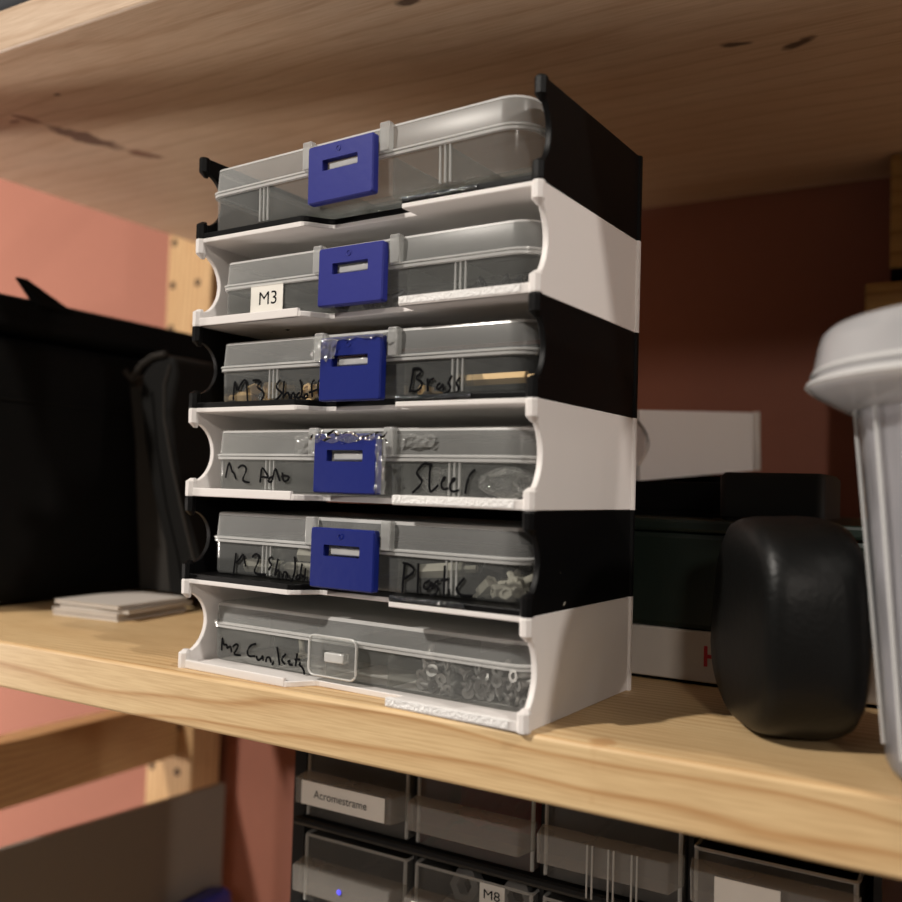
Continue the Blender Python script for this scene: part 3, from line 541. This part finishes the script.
# its long axis points to the back, so its plain side faces right
obj('side_wall', MB().prism([(0.002, 0), (0.1190, 0), (0.1190, 0.0290), (0.002, 0.0290), (0.002, 0.0245)]+[(0.002+0.0085*math.sin(math.pi*k/14), 0.0245-0.0185*k/14) for k in range(1, 14)]+[(0.002, 0.0060)], 'x', -0.0018, 0), m_white, wt)
obj('side_wall', MB().prism([(0.002, 0), (0.1190, 0), (0.1190, 0.0290), (0.002, 0.0290)], 'x', -0.0640, -0.0622), m_white, wt)
obj('floor_plate', MB().box(-0.0622, -0.0018, 0.002, 0.1190, 0, 0.0018), m_white, wt)
obj('rear_post', MB().loft([[(r*math.cos(k*math.pi/4)-0.0006, 0.1202+r*math.sin(k*math.pi/4), z) for k in range(8)] for r, z in ((0.0021, 0), (0.0021, 0.0290), (0.0016, 0.0295))], True, True), m_white, wt)
obj('rear_post', MB().loft([[(r*math.cos(k*math.pi/4)-0.0632, 0.1202+r*math.sin(k*math.pi/4), z) for k in range(8)] for r, z in ((0.0021, 0), (0.0021, 0.0290), (0.0016, 0.0295))], True, True), m_white, wt)
gk = thing('charger_brick', 'charcoal plastic brick with rounded corners on the dark green box', 'charger', (0.1715, 0.1060, 0.0546))
obj('housing', MB().loft([rr(-0.0165, 0.0170, -0.010, 0.030, 0.003, z, 5, i) for z, i in ((0, 0.0015), (0.0012, 0), (0.0145, 0), (0.0160, 0.0015))], True, True), m_dark2, gk, smooth=True)
obj('base_plate', MB().loft([rr(-0.0160, 0.0165, -0.0095, 0.0295, 0.003, z, 5) for z in (0.0001, 0.0014)], True, True), m_dark, gk)

pod = thing('hard_case', 'rounded black hard case standing on edge beside the plastic tub', 'case', (0.1888, 0.0480, 0.0), R_(-62))
# local y is the drum axis pointing backwards; the oval cap faces the left front
def oval(sc_, y, ex=3.0, zc=0.0288, hx=0.0305, hz=0.0288):
    pts = []
    for k in range(48):
        t = 2*math.pi*k/48; c_, s_ = math.cos(t), math.sin(t)
        x = hx*sc_*math.copysign(abs(c_)**(2/ex), c_); z = zc+hz*sc_*math.copysign(abs(s_)**(2/ex), s_)
        if x < 0: x *= 1-0.34*min(1, max(0, (z-0.020)/0.036))-0.30*min(1, max(0, (0.014-z)/0.014))**1.5   # egg-shaped towards the back
        pts.append((x, y, z))
    return pts
obj('front_shell', MB().loft([oval(s_, y) for s_, y in ((0.25, -0.0180), (0.60, -0.0178), (0.84, -0.0172), (0.92, -0.0162), (0.965, -0.0140), (0.985, -0.0110), (0.999, -0.0006), (0.9985, -0.0001))], True, True), m_dark, pod, smooth=True)
obj('back_shell', MB().loft([oval(s_, y) for s_, y in ((0.9985, -0.0001), (0.999, 0.0004), (0.997, 0.0025), (0.985, 0.0050), (0.95, 0.0072), (0.87, 0.0090), (0.6, 0.0100), (0.2, 0.0104))], True, True), m_dark, pod, smooth=True)

tub = thing('plastic_tub', 'tall milky plastic tub with ribbed sides and wide lid at the right edge', 'tub', (0.2450, 0.0250, 0))
RB, RT, ZT = 0.0322, 0.0398, 0.0905
nn = 96
def ribbed(z, r, dep=0.0007):
    return [((r-dep if k % 6 else r)*math.cos(2*math.pi*k/nn), (r-dep if k % 6 else r)*math.sin(2*math.pi*k/nn), z) for k in range(nn)]
obj('body', MB().loft([ribbed(z, r, d_) for z, r, d_ in ((0.0002, 0.020, 0), (0.0003, 0.0295, 0), (0.0010, 0.0312, 0), (0.0030, 0.0324, 0.0002), (0.0065, RB+0.0003, 0.0005), (0.03, RB+(RT-RB)*0.30, 0.0007), (0.06, RB+(RT-RB)*0.63, 0.0007), (ZT, RT, 0.0007))], True), m_tub, tub, smooth=True)
for k in range(14):
    a = 2*math.pi*k/14+0.12
    obj('rib', MB().tube([((RB+0.0004+(RT-RB)*t)*math.cos(a), (RB+0.0004+(RT-RB)*t)*math.sin(a), 0.006+(ZT-0.007)*t) for t in (0, 0.25, 0.5, 0.75, 1)], 0.0005, 6), m_tubrib, tub, smooth=True)
lidt = obj('lid', MB().lathe([(0.0405, 0.0830), (0.0410, 0.0829), (0.0485, 0.0868), (0.0504, 0.0884), (0.0507, 0.0894), (0.0500, 0.0901), (0.0490, 0.0903), (0.0488, 0.0911), (0.0496, 0.0917), (0.0492, 0.0924), (0.0482, 0.0980), (0.0474, 0.1008), (0.0458, 0.1024), (0.0420, 0.1034), (0.0250, 0.1040), (0.0005, 0.1042)], n=96), m_tublid, tub, smooth=True)
obj('lid_rim', MB().lathe([(0.0502, 0.0881), (0.0510, 0.0888), (0.0507, 0.0897), (0.0498, 0.0902)], n=96), m_tubrib, lidt, smooth=True)
obj('lid_rim', MB().lathe([(0.0489, 0.0912), (0.0499, 0.0917), (0.0493, 0.0926)], n=96), m_tubrib, lidt, smooth=True)
tag(obj('wooden_block', MB().box(0.1826, 0.240, 0.255, 0.288, 0.0, 0.1655), m_block, bevel=0.001), 'brown wooden block standing at the back wall, behind the tub', 'block')
tag(obj('wooden_block', MB().box(0.1925, 0.240, 0.262, 0.288, 0.1735, 0.2285), m_block, bevel=0.001), 'brown wooden block wedged above another against the upper shelf', 'block')
tag(obj('gap_pad', MB().box(0.1930, 0.238, 0.264, 0.287, 0.1656, 0.1734), m_fabric), 'black pad standing in for the shaded gap between the two wooden blocks', 'pad')  # shade of the gap built as a black solid
tag(obj('storage_box', MB().loft([rr(-0.245, -0.0875, 0.0022, 0.22, 0.006, 0.2466+z, 5, i) for z, i in ((0, 0.002), (0.003, 0), (0.09, 0), (0.093, 0.003))], True, True), m_slate, smooth=True), 'slate grey box on the upper shelf at the top left', 'box')

# ------------------------------------------------------------------ below the shelf
tag(obj('grey_board', MB().prism([(0.0, LOW), (0.2455, LOW), (0.2455, -0.1362), (0.0835, -0.1285), (0.0, -0.1260)], 'x', -0.2040, -0.2000), m_panel, bevel=0.0005), 'flat grey board standing upright on the lower shelf at the left', 'board')
bp = tag(obj('blue_packet', soft_box(-0.0065, 0.0065, -0.028, 0.028, 0, 0.0640, 0.005, 0.0016, 12), m_bluebag, smooth=True), 'crinkled blue packet standing in front of the grey board', 'packet')
bp.location = (-0.1915, 0.2135, LOW)

CX0, CX1, CY0, CY1 = 0.0020, 0.2085, 0.0680, 0.2000
cab = thing('drawer_cabinet', 'black small parts cabinet with rows of smoky drawers under the shelf', 'cabinet', (CX0, CY0, LOW))
H0 = -LOW
obj('shell', MB().box(0, CX1-CX0, 0.003, CY1-CY0, H0-0.0352, H0-0.0332).box(-0.0035, 0.0022, 0.003, CY1-CY0, 0, H0-0.0352).box(CX1-CX0-0.0022, CX1-CX0, 0.003, CY1-CY0, 0, H0-0.0352).box(0.0022, CX1-CX0-0.0022, CY1-CY0-0.002, CY1-CY0, 0, H0-0.0352).box(0.0022, CX1-CX0-0.0022, 0.003, CY1-CY0-0.002, 0, 0.002), m_cab, cab)
PX, PZ = 0.0499, 0.0325
for k in range(1, 7):
    zc = H0-0.0352-PZ*k
    obj('rail', MB().box(0.0005, CX1-CX0-0.0005, 0.0, 0.120, zc-0.0010, zc+0.0010).tube([(0.0005, 0.0002, zc), (CX1-CX0-0.0005, 0.0002, zc)], 0.0016, 8), m_cab, cab)
for k in range(1, 4):
    obj('partition', MB().box(0.0037+PX*k-0.0016, 0.0037+PX*k, 0.004, 0.120, 0.002, H0-0.0355), m_cab, cab)
def drawer(col, row, label):
    t = thing('small_drawer', label, 'drawer', (CX0+0.0047+PX*col, CY0, -0.0352-PZ*(row+1)+0.0020), 0, 'drawers of the black cabinet')
    w_, h_ = 0.0462, (0.0205 if col == 3 else 0.0257)
    obj('bin', MB().loft([rr(0, w_, 0.0012, 0.110, 0.0015, 0.0, 3, 0.001), rr(0, w_, 0.0012, 0.110, 0.0015, 0.001, 3, 0), rr(0, w_, 0.0012, 0.110, 0.0015, h_, 3, 0)], True), m_drawer, t, smooth=True)
    e = MB(); lp = rr(0, w_, 0.0012, 0.110, 0.0015, h_, 3); e.tube(lp+[lp[0]], 0.0006, 5)
    for x in (0.0006, w_-0.0006): e.tube([(x, 0.0012, 0.001), (x, 0.0012, h_)], 0.0007, 5)
    obj('rim', e, m_drawer_e, t)
    # scoop handle across the front: sloping ends, floor and a front lip
    zz0, zz1, yb, yf = 0.0080, 0.0174, 0.0010, -0.0080
    obj('handle', MB().loft([[(-0.0008, yb, zz0), (w_+0.0008, yb, zz0), (w_+0.0008, yb, zz1), (-0.0008, yb, zz1)], [(0.0015, yf, zz0), (w_-0.0015, yf, zz0), (w_-0.0012, yf, zz1), (0.0012, yf, zz1)]], False, True), m_handle, t, bevel=0.0004)
    if col == 2:
        for x in (0.0185, 0.0255, 0.033):
            for dx in (0, 0.0017): obj('rib', MB().box(x+dx, x+dx+0.0005, -0.0084, -0.0079, 0.001, zz1), m_drawer_e, t)
    return t
pos = ['at the left end', 'second from the left', 'third from the left', 'at the right end']
D_ = {}
for r_ in range(2):
    for c_ in range(4):
        what = {(0, 0): 'smoky drawer with a printed paper name strip, top row %s', (0, 1): 'smoky drawer holding something red, top row %s', (0, 2): 'smoky drawer with paired vertical ribs, top row %s', (0, 3): 'smoky drawer in the top row %s',
                (1, 0): 'smoky drawer with a small glowing blue spot, second row %s', (1, 1): 'smoky drawer with an M8 sticker, second row %s'}.get((r_, c_), 'smoky drawer in the second row %s')
        D_[(r_, c_)] = drawer(c_, r_, what % pos[c_])
s1 = obj('name_strip', MB().box(0.0045, 0.0420, -0.00835, -0.0081, 0.0084, 0.0170), m_paper, D_[(0, 0)]); s1['label'] = 'cream paper name strip'
text_mesh('Acromestrame', 0.0042, 'name_print', m_ink, s1, (0.0225, -0.0085, 0.0127), (R_(90), 0, 0), 0.0240)
s2 = obj('sticker', MB().box(0.0265, 0.0360, 0.0005, 0.0009, 0.0188, 0.0256), m_paper, D_[(1, 1)]); s2['label'] = 'white sticker printed M8'
text_mesh('M8', 0.0045, 'sticker_print', m_ink, s2, (0.0312, 0.0003, 0.0220), (R_(90), 0, 0), 0.0062)
s3 = obj('name_strip', MB().box(0.0045, 0.0180, -0.00835, -0.0081, 0.0084, 0.0170), m_paper, D_[(1, 1)]); s3['label'] = 'white paper strip'
s4 = obj('name_strip', MB().box(0.0085, 0.0270, -0.00835, -0.0081, 0.0084, 0.0170), m_paper, D_[(0, 3)]); s4['label'] = 'white paper strip'
obj('blue_spot', MB().lathe([(0.0001, 0), (0.0007, 0.0001), (0.0010, 0.0002), (0.0009, 0.0004), (0.0003, 0.0006)], n=14, cap0=True, cap1=True), m_blue_glow, D_[(1, 0)], loc=(0.0235, -0.0083, 0.0125), rot=(R_(90), 0, 0))
tag(obj('red_cloth', crumple(CX0+0.0060+PX, CX0+0.0480+PX, -0.0645, -0.0460, CY0+0.030, 0.0012, 10, 6, 33).box(CX0+0.008+PX, CX0+0.046+PX, CY0+0.030, CY0+0.080, -0.0645, -0.0480), m_redc), 'dark red cloth folded in a smoky drawer of the top row', 'cloth')
nut = MB().loft([[(r*math.cos(k*math.pi/3), r*math.sin(k*math.pi/3), z) for k in range(6)] for r, z in ((0.0032, 0), (0.0062, 0), (0.0064, 0.0008), (0.0064, 0.0042), (0.0062, 0.005), (0.0032, 0.005), (0.0032, 0))])
scatter('nut', nut, m_steel, 'large steel nut in the drawer with the M8 sticker', 'nut', 'nuts in the second-row drawer', [((CX0+0.0040+PX+x, CY0+y, -0.0352-PZ*2+0.0020+0.0040+z), (R_(80+a), 0.3*a/10, 0.2*a/10)) for x, y, z, a in ((0.012, 0.012, 0.0035, 5), (0.0245, 0.014, 0.0035, -6), (0.0400, 0.012, 0.0035, 8), (0.018, 0.012, 0.0145, -4), (0.0355, 0.016, 0.0140, 3))], False)
